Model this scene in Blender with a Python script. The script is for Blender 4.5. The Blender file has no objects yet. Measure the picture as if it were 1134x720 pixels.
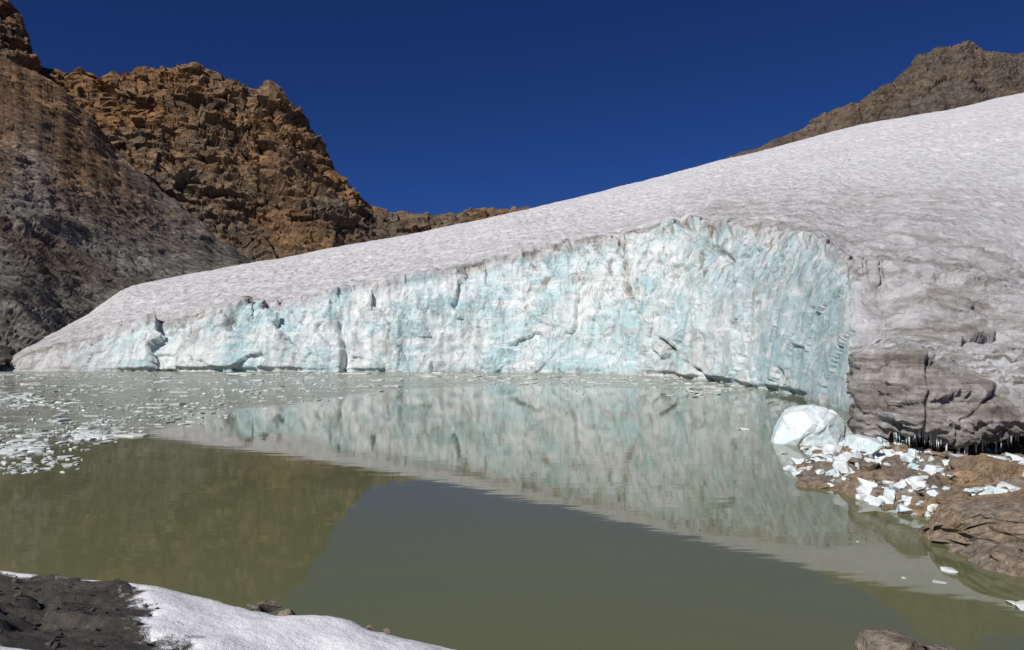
import bpy, bmesh, math, random
import numpy as np
from mathutils import Vector
random.seed(3)
F=850.0; CU=567.0; HV=375.0; CH=4.0
def vz(v,y): return CH+(HV-v)/F*y
def ux(u,y): return (u-CU)/F*y
# ---------------------------------------------------------------- noise
def _h(ix,iy,iz,s):
    with np.errstate(over='ignore'):
        h=(ix.astype(np.int64)*374761393+iy.astype(np.int64)*668265263+iz.astype(np.int64)*2147483647+s*144664+1013)&0xFFFFFFFF
        h=((h^(h>>13))*1274126177)&0xFFFFFFFF
        h=((h^(h>>16))*2246822519)&0xFFFFFFFF
        h=h^(h>>15)
    return (h&0xFFFFFF)/float(0x1000000)
def vnoise(P,s=0):
    i=np.floor(P); f=P-i; f=f*f*f*(f*(f*6-15)+10); i=i.astype(np.int64)
    r=0
    for dx in (0,1):
        wx=f[...,0] if dx else 1-f[...,0]
        for dy in (0,1):
            wy=f[...,1] if dy else 1-f[...,1]
            for dz in (0,1):
                wz=f[...,2] if dz else 1-f[...,2]
                r=r+wx*wy*wz*_h(i[...,0]+dx,i[...,1]+dy,i[...,2]+dz,s)
    return r*2-1
def fbm(P,o=4,s=0,g=0.5,rid=False):
    r=0;a=1.0;t=0
    for k in range(o):
        n=vnoise(P*(2.03**k)+k*17.3,s+k*7)
        if rid: n=1-2*np.abs(n)
        r=r+a*n; t+=a; a*=g
    return r/t
def facets(P,s=0,tilt=0.9):
    """angular chips: each worley cell is a random tilted plane"""
    i=np.floor(P).astype(np.int64)
    best=np.full(P.shape[:-1],1e9); val=np.zeros(P.shape[:-1])
    for dx in (-1,0,1):
        for dy in (-1,0,1):
            for dz in (-1,0,1):
                a=i[...,0]+dx;b=i[...,1]+dy;c=i[...,2]+dz
                ox=P[...,0]-(a+_h(a,b,c,s+1)); oy=P[...,1]-(b+_h(a,b,c,s+2)); oz=P[...,2]-(c+_h(a,b,c,s+3))
                d=ox*ox+oy*oy+oz*oz
                m=d<best
                v=(_h(a,b,c,s+4)-.5)+tilt*((_h(a,b,c,s+5)-.5)*ox+(_h(a,b,c,s+6)-.5)*oy+(_h(a,b,c,s+7)-.5)*oz)*2
                val=np.where(m,v,val); best=np.where(m,d,best)
    return val
def sm(a,b,x):
    t=np.clip((x-a)/(b-a),0,1); return t*t*(3-2*t)
# ---------------------------------------------------------------- mesh
def grid_obj(name,G,mat,attrs=None,smooth=True):
    r,c=G.shape[:2]
    me=bpy.data.meshes.new(name)
    me.vertices.add(r*c); me.vertices.foreach_set('co',G.reshape(-1).astype(np.float32))
    idx=np.arange(r*c).reshape(r,c)
    q=np.stack([idx[:-1,:-1],idx[:-1,1:],idx[1:,1:],idx[1:,:-1]],-1).reshape(-1)
    n=(r-1)*(c-1)
    me.loops.add(n*4); me.loops.foreach_set('vertex_index',q.astype(np.int32))
    me.polygons.add(n); me.polygons.foreach_set('loop_start',(np.arange(n)*4).astype(np.int32))
    try: me.polygons.foreach_set('loop_total',np.full(n,4,dtype=np.int32))
    except Exception: pass
    me.update(calc_edges=True)
    me.polygons.foreach_set('use_smooth',[smooth]*n)
    if attrs is not None:
        a=me.color_attributes.new('Col','FLOAT_COLOR','POINT')
        A=np.ones((r,c,4),dtype=np.float32)
        for k,v in enumerate(attrs): A[...,k]=np.clip(v,0,1)
        a.data.foreach_set('color',A.reshape(-1))
    me.materials.append(mat)
    o=bpy.data.objects.new(name,me); bpy.context.scene.collection.objects.link(o)
    return o
def normals(G):
    a=np.gradient(G,axis=1); b=np.gradient(G,axis=0)
    n=np.cross(a,b); n/=np.linalg.norm(n,axis=-1,keepdims=True)+1e-9
    return n
def list_obj(name,V,Fc,mat,smooth=False,parent=None):
    me=bpy.data.meshes.new(name); me.from_pydata([tuple(v) for v in V],[],Fc); me.update()
    if smooth:
        me.polygons.foreach_set('use_smooth',[True]*len(me.polygons))
    me.materials.append(mat)
    o=bpy.data.objects.new(name,me); bpy.context.scene.collection.objects.link(o)
    if parent: o.parent=parent
    return o
# ---------------------------------------------------------------- materials
class M:
    def __init__(s,name):
        s.m=bpy.data.materials.new(name); s.m.use_nodes=True; s.t=s.m.node_tree
        s.b=s.t.nodes['Principled BSDF']; s.co=s.n('ShaderNodeTexCoord').outputs['Object']
    def n(s,t): return s.t.nodes.new(t)
    def l(s,a,b): s.t.links.new(a,b)
    def mapp(s,sc,rot=(0,0,0)):
        m=s.n('ShaderNodeMapping'); m.inputs['Scale'].default_value=sc; m.inputs['Rotation'].default_value=rot
        s.l(s.co,m.inputs[0]); return m.outputs[0]
    def noise(s,scale,det=5,rough=.55,vec=None,dist=0):
        k=s.n('ShaderNodeTexNoise'); k.inputs['Scale'].default_value=scale; k.inputs['Detail'].default_value=det
        k.inputs['Roughness'].default_value=rough; k.inputs['Distortion'].default_value=dist
        s.l(vec or s.co,k.inputs['Vector']); return k.outputs[0]
    def voro(s,scale,vec=None,feat='F1',out=0):
        k=s.n('ShaderNodeTexVoronoi'); k.feature=feat; k.inputs['Scale'].default_value=scale
        s.l(vec or s.co,k.inputs['Vector']); return k.outputs[out]
    def rr(s,x,a,b,c=0,d=1):
        k=s.n('ShaderNodeMapRange'); k.inputs[1].default_value=a;k.inputs[2].default_value=b;k.inputs[3].default_value=c;k.inputs[4].default_value=d
        s.l(x,k.inputs[0]); return k.outputs[0]
    def math(s,op,a,b=0):
        k=s.n('ShaderNodeMath'); k.operation=op
        for i,x in enumerate((a,b)):
            if isinstance(x,(int,float)): k.inputs[i].default_value=x
            else: s.l(x,k.inputs[i])
        return k.outputs[0]
    def mix(s,f,a,b,bt='MIX'):
        k=s.n('ShaderNodeMixRGB'); k.blend_type=bt
        for i,x in enumerate((f,a,b)):
            if isinstance(x,(int,float)): k.inputs[i].default_value=x
            elif isinstance(x,tuple): k.inputs[i].default_value=(*x,1)
            else: s.l(x,k.inputs[i])
        return k.outputs[0]
    def attr(s):
        k=s.n('ShaderNodeVertexColor'); k.layer_name='Col'
        q=s.n('ShaderNodeSeparateColor'); s.l(k.outputs[0],q.inputs[0]); return q.outputs
    def bump(s,h,dist,st=1.0,prev=None):
        k=s.n('ShaderNodeBump'); k.inputs['Distance'].default_value=dist; k.inputs['Strength'].default_value=st
        s.l(h,k.inputs['Height'])
        if prev: s.l(prev,k.inputs['Normal'])
        return k.outputs[0]
    def fin(s,col,rough,nor=None,spec=.3):
        s.b.inputs['Specular IOR Level'].default_value=spec
        if isinstance(col,tuple): s.b.inputs['Base Color'].default_value=(*col,1)
        else: s.l(col,s.b.inputs['Base Color'])
        if isinstance(rough,(int,float)): s.b.inputs['Roughness'].default_value=rough
        else: s.l(rough,s.b.inputs['Roughness'])
        if nor: s.l(nor,s.b.inputs['Normal'])
        return s.m
def rock_mat(name,c1,c2,c3,sc,bd,strata=(.3,.3,3.),rot=(0,.35,0),sa=.7):
    m=M(name)
    big=m.rr(m.noise(sc*.3,3,.6),.42,.58)
    st=m.rr(m.noise(sc,4,.7,m.mapp(strata,rot),.6),.42,.66)
    fine=m.noise(sc*6,5,.75)
    c=m.mix(big,c1,c2); c=m.mix(m.math('MULTIPLY',st,sa),c,c3)
    c=m.mix(1.0,c,m.rr(fine,.32,.68,.35,1.6),'MULTIPLY')
    return m.fin(c,.85,m.bump(fine,bd,1.0),.2)
# glacier : R dirt  G blue ice  B near-brink stain zone
g=M('glacier_ice_and_snow'); R,Gc,B=g.attr()[:3]
n_mid=g.noise(.7,5,.65)
patch=g.noise(.13,5,.62,None,.6)
ice=g.mix(g.rr(patch,.44,.60),(.77,.815,.81),(.50,.69,.715))
ice=g.mix(g.rr(Gc,.90,1.0,0,.6),ice,(.48,.67,.705))
flow=g.noise(.9,6,.72,g.mapp((.14,.4,1.0),(0,.6,0)),1.2)
ice=g.mix(g.rr(flow,.51,.60),ice,(.85,.87,.865))
ice=g.mix(g.rr(flow,.38,.45,.6,0),ice,(.46,.60,.61))
cup=g.voro(.8,g.mapp((1,.8,1)))
snow=g.mix(g.rr(n_mid,.35,.65),(.69,.685,.70),(.88,.87,.885))
snow=g.mix(1,snow,g.rr(cup,.1,.7,.86,1.05),'MULTIPLY')
bl=g.math('ADD',Gc,g.math('MULTIPLY',g.math('SUBTRACT',n_mid,.5),.9))
c=g.mix(g.rr(bl,.3,.62),snow,ice)
streak=g.rr(g.noise(1.0,6,.78,g.mapp((.9,.9,.09))),.51,.60)
stain=g.math('MULTIPLY',streak,B)
dn=g.rr(g.noise(.30,7,.8,g.mapp((.6,1.1,1.6),(0,.2,.25)),.6),.44,.62)
dirt=g.math('ADD',g.math('MULTIPLY',R,g.math('ADD',g.math('MULTIPLY',dn,1.05),.10)),g.math('MULTIPLY',stain,.8))
fr=g.noise(.55,5,.6,g.mapp((1,.6,.55),(0,.35,0)),.8)
fr=g.math('ABSOLUTE',g.math('SUBTRACT',fr,.5))
fr=g.math('MULTIPLY',g.rr(fr,.0,.008,1,0),Gc)
dirt=g.math('ADD',dirt,g.math('MULTIPLY',fr,.25))
k=g.n('ShaderNodeClamp'); g.l(dirt,k.inputs[0]); dirt=k.outputs[0]
c=g.mix(g.math('MULTIPLY',dirt,.86),c,(.22,.18,.135))
fine=g.noise(1.9,7,.80)
sn=g.rr(Gc,.3,.7,1,.35)
c=g.mix(g.math('MULTIPLY',g.rr(fine,.58,.68,0,.42),sn),c,(.32,.285,.25))
hh=g.math('ADD',fine,g.math('MULTIPLY',cup,.9))
hh=g.math('MULTIPLY',hh,g.rr(Gc,.3,.7,.9,.55))
hh=g.math('SUBTRACT',hh,g.math('MULTIPLY',fr,.2))
MG=g.fin(c,.5,g.bump(hh,.6,.95),.35)
# dirty ice ledge
g=M('dirty_ice'); R,Gc,B=g.attr()[:3]
lay=g.noise(1.0,5,.7,g.mapp((.3,.3,3.2),(0,.5,0)),.4)
c=g.mix(g.rr(lay,.42,.58),(.20,.17,.14),(.54,.51,.475))
c=g.mix(g.rr(g.noise(.9,5,.75),.48,.64),c,(.32,.285,.25))
c=g.mix(g.rr(g.noise(.6,5,.7,g.mapp((.4,.4,1.6),(0,.6,0))),.56,.61,0,.75),c,(.62,.65,.65))
c=g.mix(g.math('MULTIPLY',g.rr(g.noise(.8,5,.7,g.mapp((.5,1.5,1))),.44,.54),R),c,(.80,.795,.80))
fi=g.noise(5,7,.8)
c=g.mix(1,c,g.rr(fi,.3,.7,.55,1.4),'MULTIPLY')
MD=g.fin(c,.3,g.bump(g.math('ADD',fi,lay),.24,.9),.6)
# ice pieces
g=M('clean_ice'); c=g.mix(g.rr(g.noise(1.2,4,.6),.35,.65),(.80,.825,.825),(.56,.69,.72))
c=g.mix(g.rr(g.noise(3,6,.78),.52,.70),c,(.47,.45,.42))
MI=g.fin(c,.4,g.bump(g.noise(4,6,.7),.10,.8),.5)
g=M('brash_ice'); c=g.mix(g.rr(g.noise(.6,3,.6),.35,.65),(.70,.72,.71),(.38,.41,.38)); MF=g.fin(c,.5,None,.4)
MR_peak=rock_mat('peak_rock',(.235,.13,.058),(.155,.12,.085),(.065,.053,.043),.04,2.2,(.25,.25,2.2))
MR_right=rock_mat('ridge_rock',(.16,.115,.078),(.12,.096,.075),(.06,.05,.042),.05,2.2)
MR_shore=rock_mat('shore_rock',(.30,.205,.12),(.24,.20,.16),(.13,.105,.08),1.1,.10,(.8,.8,1.6),(0,.35,0),.5)
MR_dark=rock_mat('dark_gravel',(.10,.088,.075),(.065,.06,.055),(.04,.036,.033),3,.03,(.8,.8,1.6),(0,.35,0),.5)
# moraine scree  R: orange  G: grey patch
g=M('moraine_scree'); R,Gc,B=g.attr()[:3]
v1=g.voro(.75,None,'F1',1)
hs=g.n('ShaderNodeSeparateColor'); g.l(v1,hs.inputs[0])
c=g.mix(R,(.205,.188,.162),(.21,.118,.055)); c=g.mix(Gc,c,(.40,.39,.37))
fi=g.noise(.8,6,.82)
c=g.mix(1,c,g.math('MULTIPLY',g.rr(hs.outputs[0],0,1,.5,1.5),g.rr(fi,.3,.7,.35,1.65)),'MULTIPLY')
c=g.mix(1,c,g.rr(g.noise(.05,5,.7,g.mapp((1.8,1,.5),(0,-.6,0))),.38,.62,.6,1.3),'MULTIPLY')
MS=g.fin(c,.9,g.bump(fi,1.2,1),.15)
# foreground bank R = gravel/rock
g=M('snow_and_gravel'); R,Gc,B=g.attr()[:3]
msk=g.rr(g.math('ADD',R,g.math('MULTIPLY',g.math('SUBTRACT',g.noise(3,6,.7),.5),.5)),.44,.52)
gn=g.noise(11,7,.8)
gc=g.mix(1,g.mix(g.rr(g.noise(1.5,5,.6),.4,.6),(.055,.05,.045),(.095,.085,.07)),g.rr(gn,.3,.7,.4,1.7),'MULTIPLY')
sc=g.mix(g.rr(g.noise(2.5,6,.7),.5,.8),(.88,.88,.89),(.76,.76,.78))
c=g.mix(msk,sc,gc)
MB=g.fin(c,.6,g.bump(g.math('ADD',g.math('MULTIPLY',g.math('MULTIPLY',gn,2),msk),g.noise(5,6,.7)),.05,.8),.3)
# water R = slush
g=M('glacial_lake_water'); R,Gc,B=g.attr()[:3]
sl=g.noise(.5,8,.8,g.mapp((.7,1.5,1)),.8)
ms=g.math('MULTIPLY',g.rr(sl,.44,.55),R)
c=g.mix(g.rr(g.noise(.05,2,.5),.35,.65),(.113,.122,.060),(.125,.132,.068))
c=g.mix(g.math('MULTIPLY',ms,.85),c,(.35,.38,.34))
w1=g.noise(1.3,2,.5,g.mapp((.5,1.3,1)))
nb=g.bump(w1,.0035,.6); nb=g.bump(g.math('MULTIPLY',g.noise(3.0,4,.7),R),.05,.6,nb)
g.b.inputs['IOR'].default_value=1.33
MW=g.fin(c,g.rr(ms,0,1,.03,.45),nb,.5)
MGr=rock_mat('valley_ground',(.13,.11,.09),(.10,.09,.075),(.07,.06,.05),.05,1.)
# ---------------------------------------------------------------- glacier
T=np.array([
(-20,93,414,94,411,105),(20,93,397,95,385,110),(50,93,386,96,371,118),(100,93,375,97,347,130),(135,93,366,98,319,150),
(200,93,351,98,306,165),(250,92.5,341,98,296,175),(340,92,331,98,281,185),(400,92,320,98,270,190),(450,92,309,98,260,195),
(500,92,299,98,250,200),(560,91,281,98,238,205),(640,89,268,97,219,215),(700,86,260,95,203,220),(760,77,246,88,188,225),
(800,70,246,82,178,230),(850,60,250,72,166,230),(900,50,262,62,153,230),(925,44,278,56,145,230),(945,40.5,296,50,141,230),
(1000,37.5,300,48,130,230),(1060,36,310,47,120,230),(1134,36,335,46,103,230),(1300,36,360,44,72,230),(1700,36,370,43,45,230),(2300,36,370,43,30,230)],float)
U=np.concatenate([np.arange(-20,1150,1.8),np.arange(1150,2300,8)])
def smooth1(a,k,axis=0):
    ker=np.hanning(k+2)[1:-1]; ker/=ker.sum()
    p=[(0,0)]*a.ndim; p[axis]=(k//2,k//2); A=np.pad(a,p,mode='edge')
    return np.apply_along_axis(lambda x:np.convolve(x,ker,'valid'),axis,A)
col=[smooth1(np.interp(U,T[:,0],T[:,i]),21) for i in range(1,6)]
y0,v1,y1,v2,y2=col
v1n=6*fbm(np.stack([U/60,U*0,U*0],-1),4,5)+6.*np.where(U<980,1,0)*fbm(np.stack([U/14,U*0,U*0],-1),4,9,.65)
v2=v2+ (1.2*fbm(np.stack([U/40,U*0,U*0],-1),4,15))
NF,NT,NB=150,210,20
z1=vz(v1+v1n,y1)
s=np.linspace(0,1,NF)[:,None]
zf=-1.5+(z1+1.5)*s
yf=y0+(y1-y0)*(0.55*s**1.2+0.45*s**4)
yfr=y0+(y1-y0)*(0.9*s+.1*s**2)
kr=sm(935,990,U)[None,:]; yf=yf*(1-kr)+yfr*kr
t=(np.linspace(0,1,NT+1)[1:,None])**1.7
gexp=np.interp(U,[0,900,1000,1134],[1.6,1.8,1.9,1.9])
yt=y1+(y2-y1)*t; vt=v1+v1n*np.exp(-t*60)+(v2-v1)*(1-(1-t)**gexp); zt=vz(vt,yt)
tb=np.linspace(0,1,NB+1)[1:,None]
yb=y2+tb*400; zb=vz(v2,y2)+tb*30-80*tb**2
Y=np.vstack([yf,yt,yb]); Z=np.vstack([zf,zt,zb])
Ys=smooth1(Y,11);Zs_=smooth1(Z,11)
Y[NF-20:NF+20]=Ys[NF-20:NF+20]; Z[NF-20:NF+20]=Zs_[NF-20:NF+20]
UU=np.broadcast_to(U,Y.shape)
G=np.stack([ux(UU,Y),Y,Z],-1); N=normals(G)
if N[NF+100,200,2]<0: N=-N
row=np.arange(Y.shape[0])[:,None]
q=G.copy()
rn=row-10*fbm(q*.22,4,30,.6)-7*facets(q*.3,29,1.)
face=1-sm(NF-5,NF+5,rn)*np.ones_like(Y)
face=face*(1-.85*kr)
hfac=sm(0,6,z1)[None,:]
warp=np.stack([fbm(q*.25,3,31),fbm(q*.25,3,32),fbm(q*.25,3,33)],-1)
d_face=1.4*fbm(q*np.array([.06,.03,.03]),4,40)+ .65*facets((q+warp*3)*np.array([.13,.05,.055]),50,1.5)+.26*facets((q+warp*1.2)*np.array([.42,.15,.17]),60,1.4)+.08*fbm(q*.8,3,70,.6,True)+.36*fbm(q*np.array([.55,.3,.05]),3,71,.5,True)
near=np.interp(U,[0,780,930,1000,2300],[1,1,.6,.35,.35])[None,:]
topn=fbm(q*np.array([.05,.05,.05]),4,80)
cups=fbm(q*np.array([.6,.7,.5]),3,81,.6,True)
d_top=(.8*topn*sm(0,15,row-NF)+.38*cups+.45*fbm(q*np.array([.12,.2,.1]),3,82)*sm(0,12,row-NF))*(1-sm(NF+NT-60,NF+NT-5,row)*.6)
roughR=sm(880,980,U)[None,:]*(1-sm(55,90,Y))
d_top=d_top+roughR*(.55*facets((q+warp*2)*np.array([.12,.18,.3]),90,1.2)+.45*fbm(q*np.array([.3,.3,.9]),4,91,.55,True))
D=face*d_face*near*hfac+(1-face)*d_top*np.maximum(hfac,.2)
# overhanging broken lip near the brink
D=D+.8*near*hfac*(1-kr)*np.exp(-((row-NF+7)/6.)**2)*sm(-.2,.3,fbm(q*.15,3,105))
# melted undercut at the waterline
D=D-.6*(1-kr)*hfac*(1-sm(.2,.5,G[...,2]+.25*fbm(q*.3,3,107)))*sm(-.25,.15,fbm(q*.1,3,108))*near
G=G+N*D[...,None]
VV=HV-(G[...,2]-CH)/G[...,1]*F
blue=face*hfac*np.interp(U,[0,120,300,500,760,860,935,960,2300],[.5,.7,.8,.86,.9,.98,1,.1,.1])[None,:]
blue*= (1-.7*sm(NF-22,NF-2,row+14*fbm(q*.25,4,95)))
bn=fbm(q*np.array([.05,.05,.05]),3,96)
dirt=.10+.62*np.exp(-((row-NF-4+14*bn)/(12.))**2)*np.ones_like(Y)*np.interp(U,[0,300,420,800,2300],[.5,.6,1,1,1])[None,:]
dirt+=.26*np.exp(-np.maximum(Y-y1,0)/22)*(row>NF-5)
dirt+=.28*sm(.05,.4,fbm(q*np.array([.02,.06,.02]),4,109))*(row>NF)*(1-sm(110,190,Y))
dirt+= .72*kr*(1-sm(46,62,Y))
dirt+= .45*np.exp(-((VV-232)/24.)**2)*sm(740,800,U)[None,:]*(1-sm(1000,1134,UU)*.4)*(1-face)
dirt+= .42*np.exp(-((VV-275-(UU-950)*.2)/28.)**2)*sm(900,990,U)[None,:]
dirt+=.35*(1-sm(20,130,U))[None,:]
dirt-=face*.05*(1-kr)
dirt+=face*.36*sm(.12,.38,fbm(q*np.array([.12,.1,.25]),4,103))
dirt+=face*.35*(1-sm(0,.7,G[...,2]))
cr=np.interp(VV,[235,265,330,370,422],[672,685,700,730,792])+5*fbm(q*.4,3,97)
crack=np.exp(-((UU-cr)/2.6)**2)*face
cr2=np.interp(VV,[236,252,290,330],[750,770,812,818])+6*fbm(q*.5,3,98)
crack2=np.exp(-((UU-cr2)/5.)**2)*sm(330,270,VV)*sm(225,240,VV)
cr3=np.interp(VV,[330,400],[372,384])+4*fbm(q*.5,3,104); crack3=np.exp(-((UU-cr3)/4.)**2)*face*sm(335,355,VV)
cr4=np.interp(VV,[340,362],[262,258]); crack4=np.exp(-((UU-cr4)/5.)**2)*sm(334,340,VV)*sm(368,362,VV)
crk=np.clip(crack*sm(-.3,.2,fbm(q*.35,3,99))+crack2*sm(-.3,.1,fbm(q*.4,3,106)),0,1)
dirt+=1.3*crk
G=G-N*(crk*1.2+crack3*1.2+crack4*1.2)[...,None]
stain=face*(1-kr)*(sm(NF-95,NF-10,row)*sm(-.4,.15,fbm(q*.07,2,101))*np.interp(U,[0,150,400,1000],[.9,1.1,1.4,1.4])[None,:]+.22)
grid_obj('glacier',G,MG,[dirt,blue,stain])
# ---------------------------------------------------------------- mountains
def mountain(name,tab,mat,step,rows,amp,seed,prof=1.0,attrs=None,jag=6,back=150,strat=1.0,fscale=1.,blocky=1.):
    tab=np.array(tab,float); U=np.arange(tab[0,0],tab[-1,0],step)
    y0,z0,vt,yt=[np.interp(U,tab[:,0],tab[:,i]) for i in (1,2,3,4)]
    y0=smooth1(y0,31);yt=smooth1(yt,31)
    vt=vt+jag*.5*fbm(np.stack([U/14,U*0,U*0],-1),4,seed)
    zt=vz(vt,yt)
    s=np.linspace(0,1,rows)[:,None]
    Y=y0+(yt-y0)*s; Z=z0+(zt-z0)*s**prof
    tb=np.linspace(0,1,10)[1:,None]; Y=np.vstack([Y,yt+tb*back]); Z=np.vstack([Z,zt-(zt-z0)*tb**.8])
    UU=np.broadcast_to(U,Y.shape); G=np.stack([ux(UU,Y),Y,Z],-1); N=normals(G)
    if N[rows//2,len(U)//2,2]<0: N=-N
    w=np.stack([fbm(G*.02/fscale,3,seed+1),fbm(G*.02/fscale,3,seed+2),fbm(G*.02/fscale,3,seed+3)],-1)
    P=G+w*9*fscale
    ca,sa=math.cos(.3),math.sin(.3)
    Q=np.stack([P[...,0]*ca-P[...,2]*sa,P[...,1],P[...,0]*sa+P[...,2]*ca],-1)/fscale
    vary=.35+1.1*sm(-.35,.35,fbm(G*.012/fscale,3,seed+90))
    D=amp*(1.1*fbm(P*np.array([.022,.014,.010])/fscale,5,seed+4,.55,True)+.40*blocky*facets(Q*np.array([.04,.035,.06]),seed+5,1.2)+strat*vary*.28*facets(Q*np.array([.07,.09,.26]),seed+20,1.2)+.15*blocky*vary*facets(Q*np.array([.25,.25,.5]),seed+40,1.2)+.12*fbm(P*np.array([.2,.2,.2])/fscale,3,seed+60))
    edge=np.ones(Y.shape[0]); edge[rows:]=.3
    edge=edge[:,None]*(1-.45*sm(rows*.85,rows,np.arange(Y.shape[0]))[:,None])
    G=G+N*(D*edge)[...,None]
    A=attrs(UU,Y,G) if attrs else None
    return grid_obj(name,G,mat,A,False)
sil=[(-700,-150),(-300,-90),(-60,-40),(0,-4),(18,10),(26,38),(29,66),(45,75),(62,78),(76,88),(90,80),(110,92),(126,84),(136,90),(160,72),(185,76),(215,72),(240,84),(285,100),(298,92),(325,120),(350,152),(368,190),(385,214),(405,232),(430,238),(480,236),(550,236),(600,245),(700,262)]
mountain('rocky_mountain',[(u,np.interp(u,[-700,200,400,700],[270,290,300,320]),np.interp(u,[-700,100,400,700],[60,28,22,18]),v+ (2 if u>0 else 0),np.interp(u,[-700,200,400,700],[340,360,380,380])) for u,v in sil],MR_peak,1.4,240,7.,200,.9)
silR=[(700,215),(780,190),(815,174),(870,152),(900,136),(940,118),(980,97),(1008,78),(1020,62),(1040,54),(1070,47),(1090,56),(1134,60),(1250,40),(1400,70),(1900,60)]
mountain('rocky_ridge',[(u,430,60,v,520) for u,v in silR],MR_right,2.,100,6.,300,1.,fscale=1.1)
def scree_attr(U,Y,G):
    VV=HV-(G[...,2]-CH)/G[...,1]*F
    o=sm(280,150,VV+60*fbm(G*.015,4,400))*.85
    o=np.maximum(o,sm(.0,.35,fbm(G*np.array([.02,.02,.01]),4,402))*.7*sm(340,240,VV))
    gy=np.exp(-(((U-30)/24)**2+((VV-205)/50)**2))*(.6+.5*fbm(G*.05,4,401))
    return [o,np.clip(gy,0,1)*.9,U*0]
mountain('moraine_slope',[(-900,30,-1,-300,160),(-300,75,-1,-80,250),(-60,90,-1,40,270),(0,93,-1,66,275),(30,98,-1,76,280),(60,106,-1,92,280),(100,115,0,132,272),(150,130,3,188,262),(200,150,8,228,255),(250,165,14,272,250),(290,175,18,300,245),(420,185,20,330,240)],MS,1.6,260,2.2,500,1.05,scree_attr,6,60,.25,fscale=.6,blocky=.35)
# ---------------------------------------------------------------- dirty ice ledge
U=np.arange(940,1500,1.4)
vt=np.interp(U,[940,960,990,1010,1040,1080,1134,1500],[402,394,388,391,408,430,456,480])
e=1-np.clip((U-946)/16,0,1); e=np.where(U<946,1,e)**2
fw=2.6*sm(955,1030,U)      # the ledge swings toward the lake as it goes right
zt=vz(vt,29.5-fw)
keys=[(35.,1.25),(31.,1.15),(28.9,.72),(28.2,.76),(27.9,1.35)]
kk=[(np.full_like(U,a),np.full_like(U,b)+(.25 if i<4 else .1)*fbm(np.stack([U/20,U*0,U*0],-1),4,600+i)) for i,(a,b) in enumerate(keys)]
kk+= [(np.full_like(U,28.2),zt*.72),(np.full_like(U,29.2),zt),(np.full_like(U,31.5),np.maximum(zt+.1,2.6)),(np.full_like(U,36),np.maximum(zt+.1,3.3)),(np.full_like(U,43),np.maximum(zt-.6,3.3))]
KY=np.array([a for a,b in kk]);KZ=np.array([b for a,b in kk])
KY=KY+ e*3.0*np.array([0,.3,.9,1,1,1,.8,.5,.2,0])[:,None]-fw*np.array([0,.5,1,1,1,1,1,.7,.2,0])[:,None]
KZ[:5]-= (.7*(1-sm(965,1000,U)))[None,:]*np.array([1,1,1,1,.3])[:,None]
nr=170; pk=np.linspace(0,len(kk)-1,nr); Y=np.stack([np.interp(pk,np.arange(len(kk)),KY[:,j]) for j in range(len(U))],1);Z=np.stack([np.interp(pk,np.arange(len(kk)),KZ[:,j]) for j in range(len(U))],1)
Y=smooth1(Y,11);Z=smooth1(Z,11)
UU=np.broadcast_to(U,Y.shape); G=np.stack([ux(UU,Y),Y,Z],-1);N=normals(G)
if N[110,200,2]<0:N=-N
gr=np.exp(-((UU-1026-(pk[:,None]-5)*3+9*fbm(G*1.0,4,640))/2.2)**2)
gr2=np.exp(-((UU-1085-(pk[:,None]-5)*14+9*fbm(G*1.0,4,641))/2.5)**2)*.6
D=.5*fbm(G*.45,4,610)+.16*facets(G*np.array([.5,.5,1.1]),620,1.3)+.07*facets(G*np.array([1.5,1.5,2.8]),625,1.3)+.16*fbm((G[...,[0,1,2]]+G[...,[0,0,0]]*np.array([0,0,.45]))*np.array([.6,.6,3.0]),4,630,.55,True)-.35*gr-.3*gr2
G=G+N*D[...,None]
led=grid_obj('dirty_ice_ledge',G,MD,[sm(5.9,6.7,pk)[:,None]*np.ones_like(Y),Y*0,Y*0])
V=[];Fc=[]
def cone(x,y,z,r,h):
    b=len(V);n=6
    for k in range(n): V.append((x+r*math.cos(k*6.283/n),y+r*math.sin(k*6.283/n),z))
    for k in range(n): V.append((x+.5*r*math.cos(k*6.283/n),y+.5*r*math.sin(k*6.283/n),z-h*.5))
    V.append((x,y,z-h))
    for k in range(n):
        j=(k+1)%n; Fc.append((b+k,b+j,b+n+j,b+n+k)); Fc.append((b+n+k,b+n+j,b+2*n))
lipr=int(nr*2.6/9)
for i in range(150):
    j=random.randint(30,len(U)-1) if i>110 else random.randint(30,170)
    p=G[lipr+random.randint(-3,5),j]; cone(p[0],p[1],p[2]+.1,random.uniform(.015,.045),random.uniform(.15,.7))
list_obj('icicles',V,Fc,MI,True,led)
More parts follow.
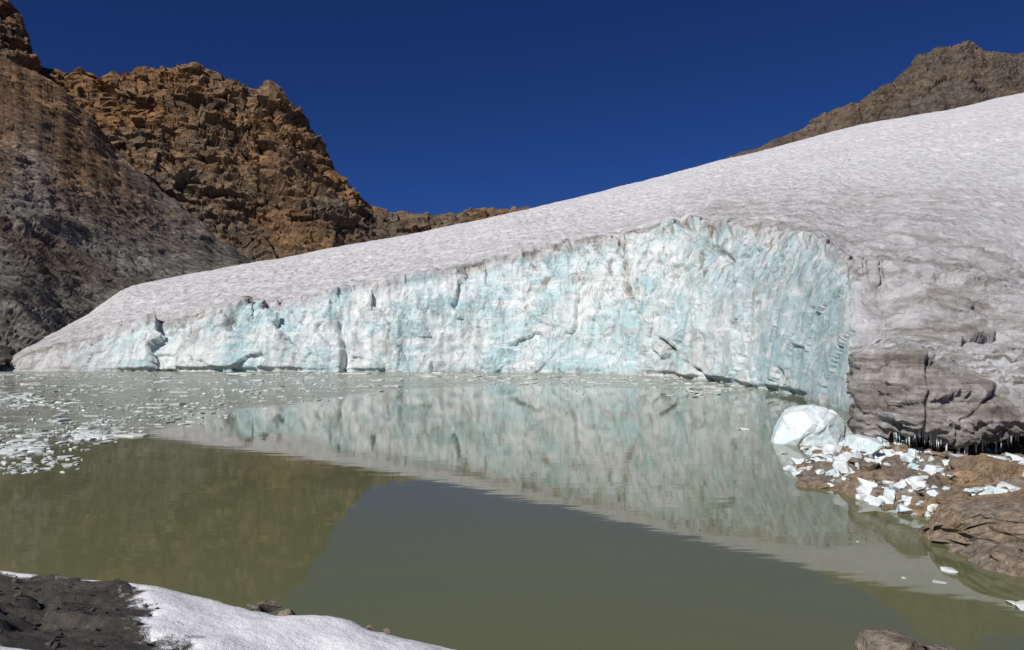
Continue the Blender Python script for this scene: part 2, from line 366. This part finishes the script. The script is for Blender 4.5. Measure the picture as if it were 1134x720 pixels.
# ---------------------------------------------------------------- rocks / chunks
def chunk(seed,size,npts=16,sub=1,rough=.05):
    rs=random.Random(seed); bm=bmesh.new()
    for k in range(npts):
        a=rs.uniform(0,6.283);zz=rs.uniform(-1,1);r=math.sqrt(max(0,1-zz*zz)); q=rs.uniform(.8,1.1)
        p=[r*math.cos(a)*q,r*math.sin(a)*q,zz*q]
        p=[max(-.78,min(.78,c)) for c in p]
        bm.verts.new(p)
    r=bmesh.ops.convex_hull(bm,input=bm.verts)
    bmesh.ops.delete(bm,geom=[g for g in r['geom_interior'] if isinstance(g,bmesh.types.BMVert)],context='VERTS')
    bmesh.ops.bevel(bm,geom=bm.edges[:],offset=.06,segments=1,affect='EDGES')
    bmesh.ops.triangulate(bm,faces=bm.faces[:])
    if sub: bmesh.ops.subdivide_edges(bm,edges=bm.edges[:],cuts=sub,use_grid_fill=True)
    bm.verts.ensure_lookup_table()
    A=np.array([v.co[:] for v in bm.verts]); 
    for i,v in enumerate(bm.verts): v.index=i
    fs=[tuple(v.index for v in f.verts) for f in bm.faces]; bm.free()
    A=A+ (A/(np.linalg.norm(A,axis=1,keepdims=True)+1e-6))*(rough*2*fbm(A*2.2+seed*3.1,3,seed))[:,None]
    rz=rs.uniform(0,6.283); 
    A=A*np.array(size)/.8
    tx=rs.uniform(-.25,.25)
    A[:,2],A[:,0]=A[:,2]*math.cos(tx)-A[:,0]*math.sin(tx),A[:,2]*math.sin(tx)+A[:,0]*math.cos(tx)
    x=A[:,0]*math.cos(rz)-A[:,1]*math.sin(rz); y=A[:,0]*math.sin(rz)+A[:,1]*math.cos(rz)
    return np.stack([x,y,A[:,2]],1),fs
lib=[chunk(900+i,(1,1,1),random.choice([10,13,17]),1,.06) for i in range(24)]
lib0=[chunk(950+i,(1,1,1),random.choice([9,11]),0,.06) for i in range(24)]
class Acc:
    def __init__(s): s.V=[];s.F=[];s.n=0
    def add(s,c,pos,sc,rot):
        A,fs=c; A=A*np.array(sc); ca,sa=math.cos(rot),math.sin(rot)
        A=np.stack([A[:,0]*ca-A[:,1]*sa,A[:,0]*sa+A[:,1]*ca,A[:,2]],1)+np.array(pos)
        s.V.extend(A.tolist()); s.F.extend([tuple(i+s.n for i in f) for f in fs]); s.n+=len(A)
    def obj(s,name,mat,smooth=False): return list_obj(name,s.V,s.F,mat,smooth)
def rnd(): return random.random()*6.283
# ---------------------------------------------------------------- right shore
SP=np.array([(60,33),(24,31),(17,29),(12.6,28.6),(11.2,27),(10.3,25.3),(9.2,24.2),(8.5,22.6),(8.4,20.5),(8.7,19),(9.2,17.8),(10.0,17.0),(9.5,15.8),(8.4,14.6),(8.2,13.2),(8.8,12.4),(11,9),(14,4),(20,-20),(60,-20)],float)
def inside_dist(X,Yv,P):
    d=np.full(X.shape,1e9); ins=np.zeros(X.shape,bool); n=len(P)
    for i in range(n):
        a=P[i];b=P[(i+1)%n]; ab=b-a
        tt=np.clip(((X-a[0])*ab[0]+(Yv-a[1])*ab[1])/(ab@ab),0,1)
        d=np.minimum(d,np.hypot(X-a[0]-tt*ab[0],Yv-a[1]-tt*ab[1]))
        c=((a[1]>Yv)!=(b[1]>Yv))&(X<(b[0]-a[0])*(Yv-a[1])/(b[1]-a[1]+1e-9)+a[0]); ins^=c
    return np.where(ins,d,-d)
def shore_h(X,Yv):
    d=inside_dist(X,Yv,SP)
    P=np.stack([X,Yv,X*0],-1)
    d=d+.35*fbm(P*.8,4,700)
    z=np.where(d>0,.26*(1-np.exp(-d/.35))+.06*d*(1-sm(19,22,Yv)),d*.6)
    z=z-.25*sm(23,24.5,Yv)*sm(.5,2.,d)
    z=z+.16*facets(P*np.array([.9,.9,1]),710,1.1)*sm(-.3,.3,d)+.10*facets(P*2.6,720,1.1)*sm(-.3,.3,d)+.03*fbm(P*5,3,730)
    return z,d
xs=np.arange(7,40,.12);ys=np.arange(-8,36,.12);X,Yv=np.meshgrid(xs,ys);Zs,ds=shore_h(X,Yv)
grid_obj('rocky_shore',np.stack([X,Yv,Zs],-1),MR_shore,None,False)
def hz(x,y):
    j=min(max(int((x-7)/.12),0),X.shape[1]-1);i=min(max(int((y+8)/.12),0),X.shape[0]-1); return float(Zs[i,j]),float(ds[i,j])
rk=Acc(); ic=Acc()
for i in range(1100):
    x=random.uniform(8,24);y=random.uniform(12,29.5); z,d=hz(x,y)
    if d<-.25: continue
    s_=random.choice([.06,.08,.12,.18,.25,.4])*random.uniform(.8,1.3)
    rk.add(random.choice(lib),(x,y,z+s_*.1),(s_,s_*random.uniform(.7,1.2),s_*random.uniform(.35,.6)),rnd())
for i in range(3800):
    x=random.uniform(8.3,20);y=random.uniform(17.2,28.8); z,d=hz(x,y)
    if d<-.4 or (d>2.2 and y>24.5): continue
    if vnoise(np.array([[x*.8,y*.8,0.]]),12)[0]<random.uniform(-.8,.5)+ (.35 if y<20 else 0): continue
    s_=random.choice([.03,.04,.05,.07,.08,.1,.13,.17,.22])*random.uniform(.8,1.25)
    ic.add(random.choice(lib0),(x,y,max(z,-.02)+s_*.3),(s_,s_*random.uniform(.6,1.2),s_*random.uniform(.4,.8)),rnd())
for (u,v,y,w,h) in [(955,500,25.5,.75,.42),(915,512,25,.35,.2),(935,520,24,.4,.22),(900,508,26.5,.35,.22),(1018,562,18.6,.25,.14),(1052,520,22.5,.4,.18)]:
    z,d=hz(ux(u,y),y); ic.add(random.choice(lib),(ux(u,y),y,max(z,0)+h*.4),(w,w*.8,h),rnd())
for (u,v,y,w,h) in [(955,535,21.0,1.0,.30),(905,540,21.2,.6,.2),(1010,570,17.6,.35,.15),(1050,572,17.2,.5,.3),(1000,550,20,.9,.3),(1090,540,20,1.0,.4)]:
    z,d=hz(ux(u,y),y); rk.add(random.choice(lib),(ux(u,y),y,max(z,0)+.03),(w,w*.8,h),rnd())
rk.obj('shore_rocks',MR_shore); ic.obj('ice_debris',MI)
A,fs=chunk(41,(1.5,2.0,1.0),18,5,.10)
A=A+.13*(facets(A*1.6,777,1.0)+.4*facets(A*4,779,1.))[:,None]*np.array([1,1,.6])
list_obj('boulder',A+np.array([9.9,14.5,.12]),fs,MR_shore)
# big calved block: rounded body cut by broken planes
bm=bmesh.new(); bmesh.ops.create_icosphere(bm,subdivisions=6,radius=1.0)
A=np.array([v.co[:] for v in bm.verts]); fs=[tuple(v.index for v in f.verts) for f in bm.faces]; bm.free()
for (nx,ny,nz,dd_) in [(-.75,-.5,.35,.70),(.65,-.7,.25,.62),(.1,-.55,.8,.68),(.85,.1,.6,.66),(-.15,-.95,-.1,.72),(-.9,.1,.3,.78),(.35,.3,.9,.68),(-.45,0,.9,.74),(.2,-.9,.45,.74),(-.5,-.8,-.3,.8)]:
    n=np.array([nx,ny,nz]);n=n/np.linalg.norm(n); ov=np.maximum(A@n-dd_,0); A=A-ov[:,None]*n
A=A+A*(.05*fbm(A*1.6,5,771)+.04*facets(A*2.0,772,1.2)+.015*fbm(A*7,3,774,.5,True))[:,None]
A=A*np.array([1.72,1.35,1.30])
list_obj('ice_block',A+np.array([ux(902,29.5),29.5,.42]),fs,MI,True)
# ---------------------------------------------------------------- foreground bank
xs=np.arange(-22,14,.07);ys=np.arange(-10,12.5,.07);X,Yv=np.meshgrid(xs,ys);P=np.stack([X,Yv,X*0],-1)
ye=np.interp(X,[-22,-10,-6.8,-5,-3.9,-3.1,-2.4,-1.2,-.4,.5,3,6,14],[13,11,10.55,10.6,10.25,9.85,9.75,9.6,9.35,8.2,7.4,6.5,5])
dd=ye-Yv+.22*fbm(P*.7,4,801)
zt=np.interp(X,[-7,-3.8,-.8,3,14],[.9,.68,.36,.25,.4])+.2*np.maximum(dd,0)**.95
Zb=np.where(dd>0,zt*(1-np.exp(-dd/.22)),dd*.9)+sm(0,.6,dd)*(.16*fbm(P*.55,3,802)+.035*fbm(P*2,3,803)+.012*fbm(P*4,2,809,.5,True))
gm=np.exp(-(((X+6.8+(Yv-8)*.75)/3.3)**4+((Yv-8.0)/1.8)**4))
gm=np.maximum(gm,.9*np.exp(-(((X+5.4)/1.5)**2+((Yv-10.0)/.17)**2)))
gm=np.maximum(gm,.9*np.exp(-(((X+3.6+(Yv-9.6)*1.2)/.2)**2+((Yv-9.6)/.55)**2)))
gm=np.maximum(gm,.9*np.exp(-(dd/.12)**2)*sm(.0,.3,fbm(P*.9,3,806)))
gm=np.maximum(gm,sm(3.0,0.,Yv+X*.3)*.7)
gm=gm+.25*fbm(P*1.3,4,805)
m=sm(.4,.55,gm); Zb=Zb+m*(-.04+.02*facets(P*4,807,1.2)+.09*facets(P*np.array([.9,1.6,1]),808,1.1)+.03*fbm(P*3,4,810))
grid_obj('snow_bank',np.stack([X,Yv,Zb],-1),MB,[gm,gm*0,gm*0],True)
st=Acc()
def bz(x,y):
    j=int((x+22)/.07);i=int((y+10)/.07); return float(Zb[i,j]),float(gm[i,j])
for i in range(1300):
    x=random.uniform(-11,-1);y=random.uniform(5,10.5);z,mm=bz(x,y)
    if mm<.46: continue
    s_=random.choice([.012,.015,.02,.03,.04])*random.uniform(.7,1.4); st.add(random.choice(lib0),(x,y,z+s_*.1),(s_,s_,s_*.5),rnd())
st.obj('gravel',MR_dark)
ob=Acc()
for (x,y,s_) in [(-2.95,9.3,.14),(-2.72,9.25,.11),(-3.1,9.2,.07),(-1.7,9.15,.05),(-1.5,9.2,.05)]:
    z=bz(x,y)[0]; ob.add(random.choice(lib),(x,y,z+s_*.2),(s_*1.2,s_,s_*.7),rnd())
for (x,y,s_) in [(4.75,9.75,.40),(5.05,9.65,.32),(5.35,9.5,.24)]: ob.add(random.choice(lib),(x,y,.03),(s_*1.2,s_,s_*.6),rnd())
ob.obj('lakeside_rocks',MR_shore)
# ---------------------------------------------------------------- water and floating ice
xs=np.arange(-210,70,.9);ys=np.arange(-16,112,.9);X,Yv=np.meshgrid(xs,ys)
SL=np.array([(-60,15),(-25,20),(-15,22.7),(-16,28),(-16.6,32),(-15.5,42),(-12,50),(-8,60),(0,66),(10,62),(17,58),(22,50),(22,110),(-120,110),(-120,15)],float)
sd=inside_dist(X,Yv,SL)+3*fbm(np.stack([X,Yv,X*0],-1)*.12,3,850)
sl=sm(-2,4,sd)*np.interp(X,[-60,-12,0,25],[1,.95,.75,.75])
grid_obj('lake_water',np.stack([X,Yv,X*0],-1),MW,[sl,sl*0,sl*0],True)
fl=Acc()
def slab(rs):
    n=rs.randint(5,8);a=sorted(rs.uniform(0,6.283) for _ in range(n)); V=[]
    for z,k in ((-.5,1),(.35,1.),(.5,.85)):
        for q in a: V.append((math.cos(q)*k,math.sin(q)*k,z))
    fs=[]
    for L in (0,1):
        for k in range(n): j=(k+1)%n; fs.append((L*n+k,L*n+j,(L+1)*n+j,(L+1)*n+k))
    fs.append(tuple(range(2*n,3*n))); return np.array(V),fs
slabs=[slab(random) for _ in range(30)]
def okk(x,y):
    d=inside_dist(np.array([[x]]),np.array([[y]]),SL); return float(d[0,0])
cnt=0
while cnt<2800:
    y=22+68*random.random()**1.1; x=random.uniform(-.72,.36)*y
    d=okk(x,y)
    if d<random.uniform(-2,0): continue
    if x>-8 and random.random()<.3: continue
    if vnoise(np.array([[x*.15,y*.2,0.]]),5)[0]<random.uniform(-.7,.55): continue
    s_=min(.5,.045*math.exp(random.gauss(0,.8)))*(.6+y/55)
    fl.add(random.choice(slabs) if random.random()<.5 else random.choice(lib0),(x,y,.005),(s_*random.uniform(1,1.8),s_,random.uniform(.02,.06)+s_*.15),random.gauss(0,.8)); cnt+=1
for (cu,cv,ru,n,big) in [(100,481,30,130,.24),(18,497,30,100,.27),(15,443,34,80,.35),(55,515,26,40,.14),(70,447,24,35,.25),(115,470,24,40,.15),(825,474,7,3,.28),(20,520,22,25,.14),(330,424,40,40,.2),(770,432,30,60,.3),(640,428,30,40,.2)]:
    for k in range(n):
        u=random.gauss(cu,ru*.55); v=random.gauss(cv,max(2,ru*.15)); y=CH*F/(v-HV); 
        s_=big*random.uniform(.2,1.1)
        fl.add(random.choice(lib0),(ux(u,y),y,.01),(s_*1.2,s_*.9,s_*.3),rnd())
for (u,v,s_) in [(1050,632,.12),(1040,645,.08),(1000,640,.05),(1130,672,.15),(1120,668,.08),(950,600,.03),(868,502,.12),(875,512,.1),(890,497,.15)]:
    y=CH*F/(v-HV); fl.add(random.choice(lib),(ux(u,y),y,.0),(s_*1.5,s_,s_*.4),rnd())
fl.obj('floating_ice',MF)
# ---------------------------------------------------------------- ground
gx=np.linspace(-5000,5000,60);Xg,Yg=np.meshgrid(gx,gx)
grid_obj('ground',np.stack([Xg,Yg,Xg*0-4],-1),MGr,None,True)
# ---------------------------------------------------------------- light
S=Vector((-.52,-.62,.68)).normalized()
el=math.asin(S.z); az=math.atan2(S.x,S.y)
L=bpy.data.lights.new('sun','SUN'); L.energy=4.8; L.angle=math.radians(.5); L.color=(1,.965,.92)
o=bpy.data.objects.new('sun',L); o.rotation_euler=(-S).to_track_quat('-Z','Y').to_euler(); bpy.context.scene.collection.objects.link(o); o.location=(0,0,50)
w=bpy.data.worlds.new('World'); bpy.context.scene.world=w; w.use_nodes=True; nt=w.node_tree
bg=nt.nodes['Background']; sk=nt.nodes.new('ShaderNodeTexSky'); sk.sky_type='NISHITA'; sk.sun_disc=False
sk.sun_elevation=el; sk.sun_rotation=az; sk.altitude=3200; sk.air_density=.8; sk.dust_density=0; sk.ozone_density=4
mx=nt.nodes.new('ShaderNodeMixRGB'); mx.blend_type='MULTIPLY'; mx.inputs[0].default_value=1; mx.inputs[2].default_value=(.28,.5,1,1)
nt.links.new(sk.outputs[0],mx.inputs[1]); nt.links.new(mx.outputs[0],bg.inputs[0]); bg.inputs[1].default_value=.05
cam=bpy.data.cameras.new('camera'); co=bpy.data.objects.new('camera',cam); bpy.context.scene.collection.objects.link(co)
co.location=(0,0,CH); co.rotation_euler=(math.radians(90),0,0); cam.sensor_width=36; cam.lens=36*F/1134; cam.shift_y=15/1134; cam.clip_end=9000; cam.clip_start=.1
bpy.context.scene.camera=co
sc=bpy.context.scene; sc.view_settings.view_transform='Standard'; sc.view_settings.look='None'; sc.view_settings.exposure=0
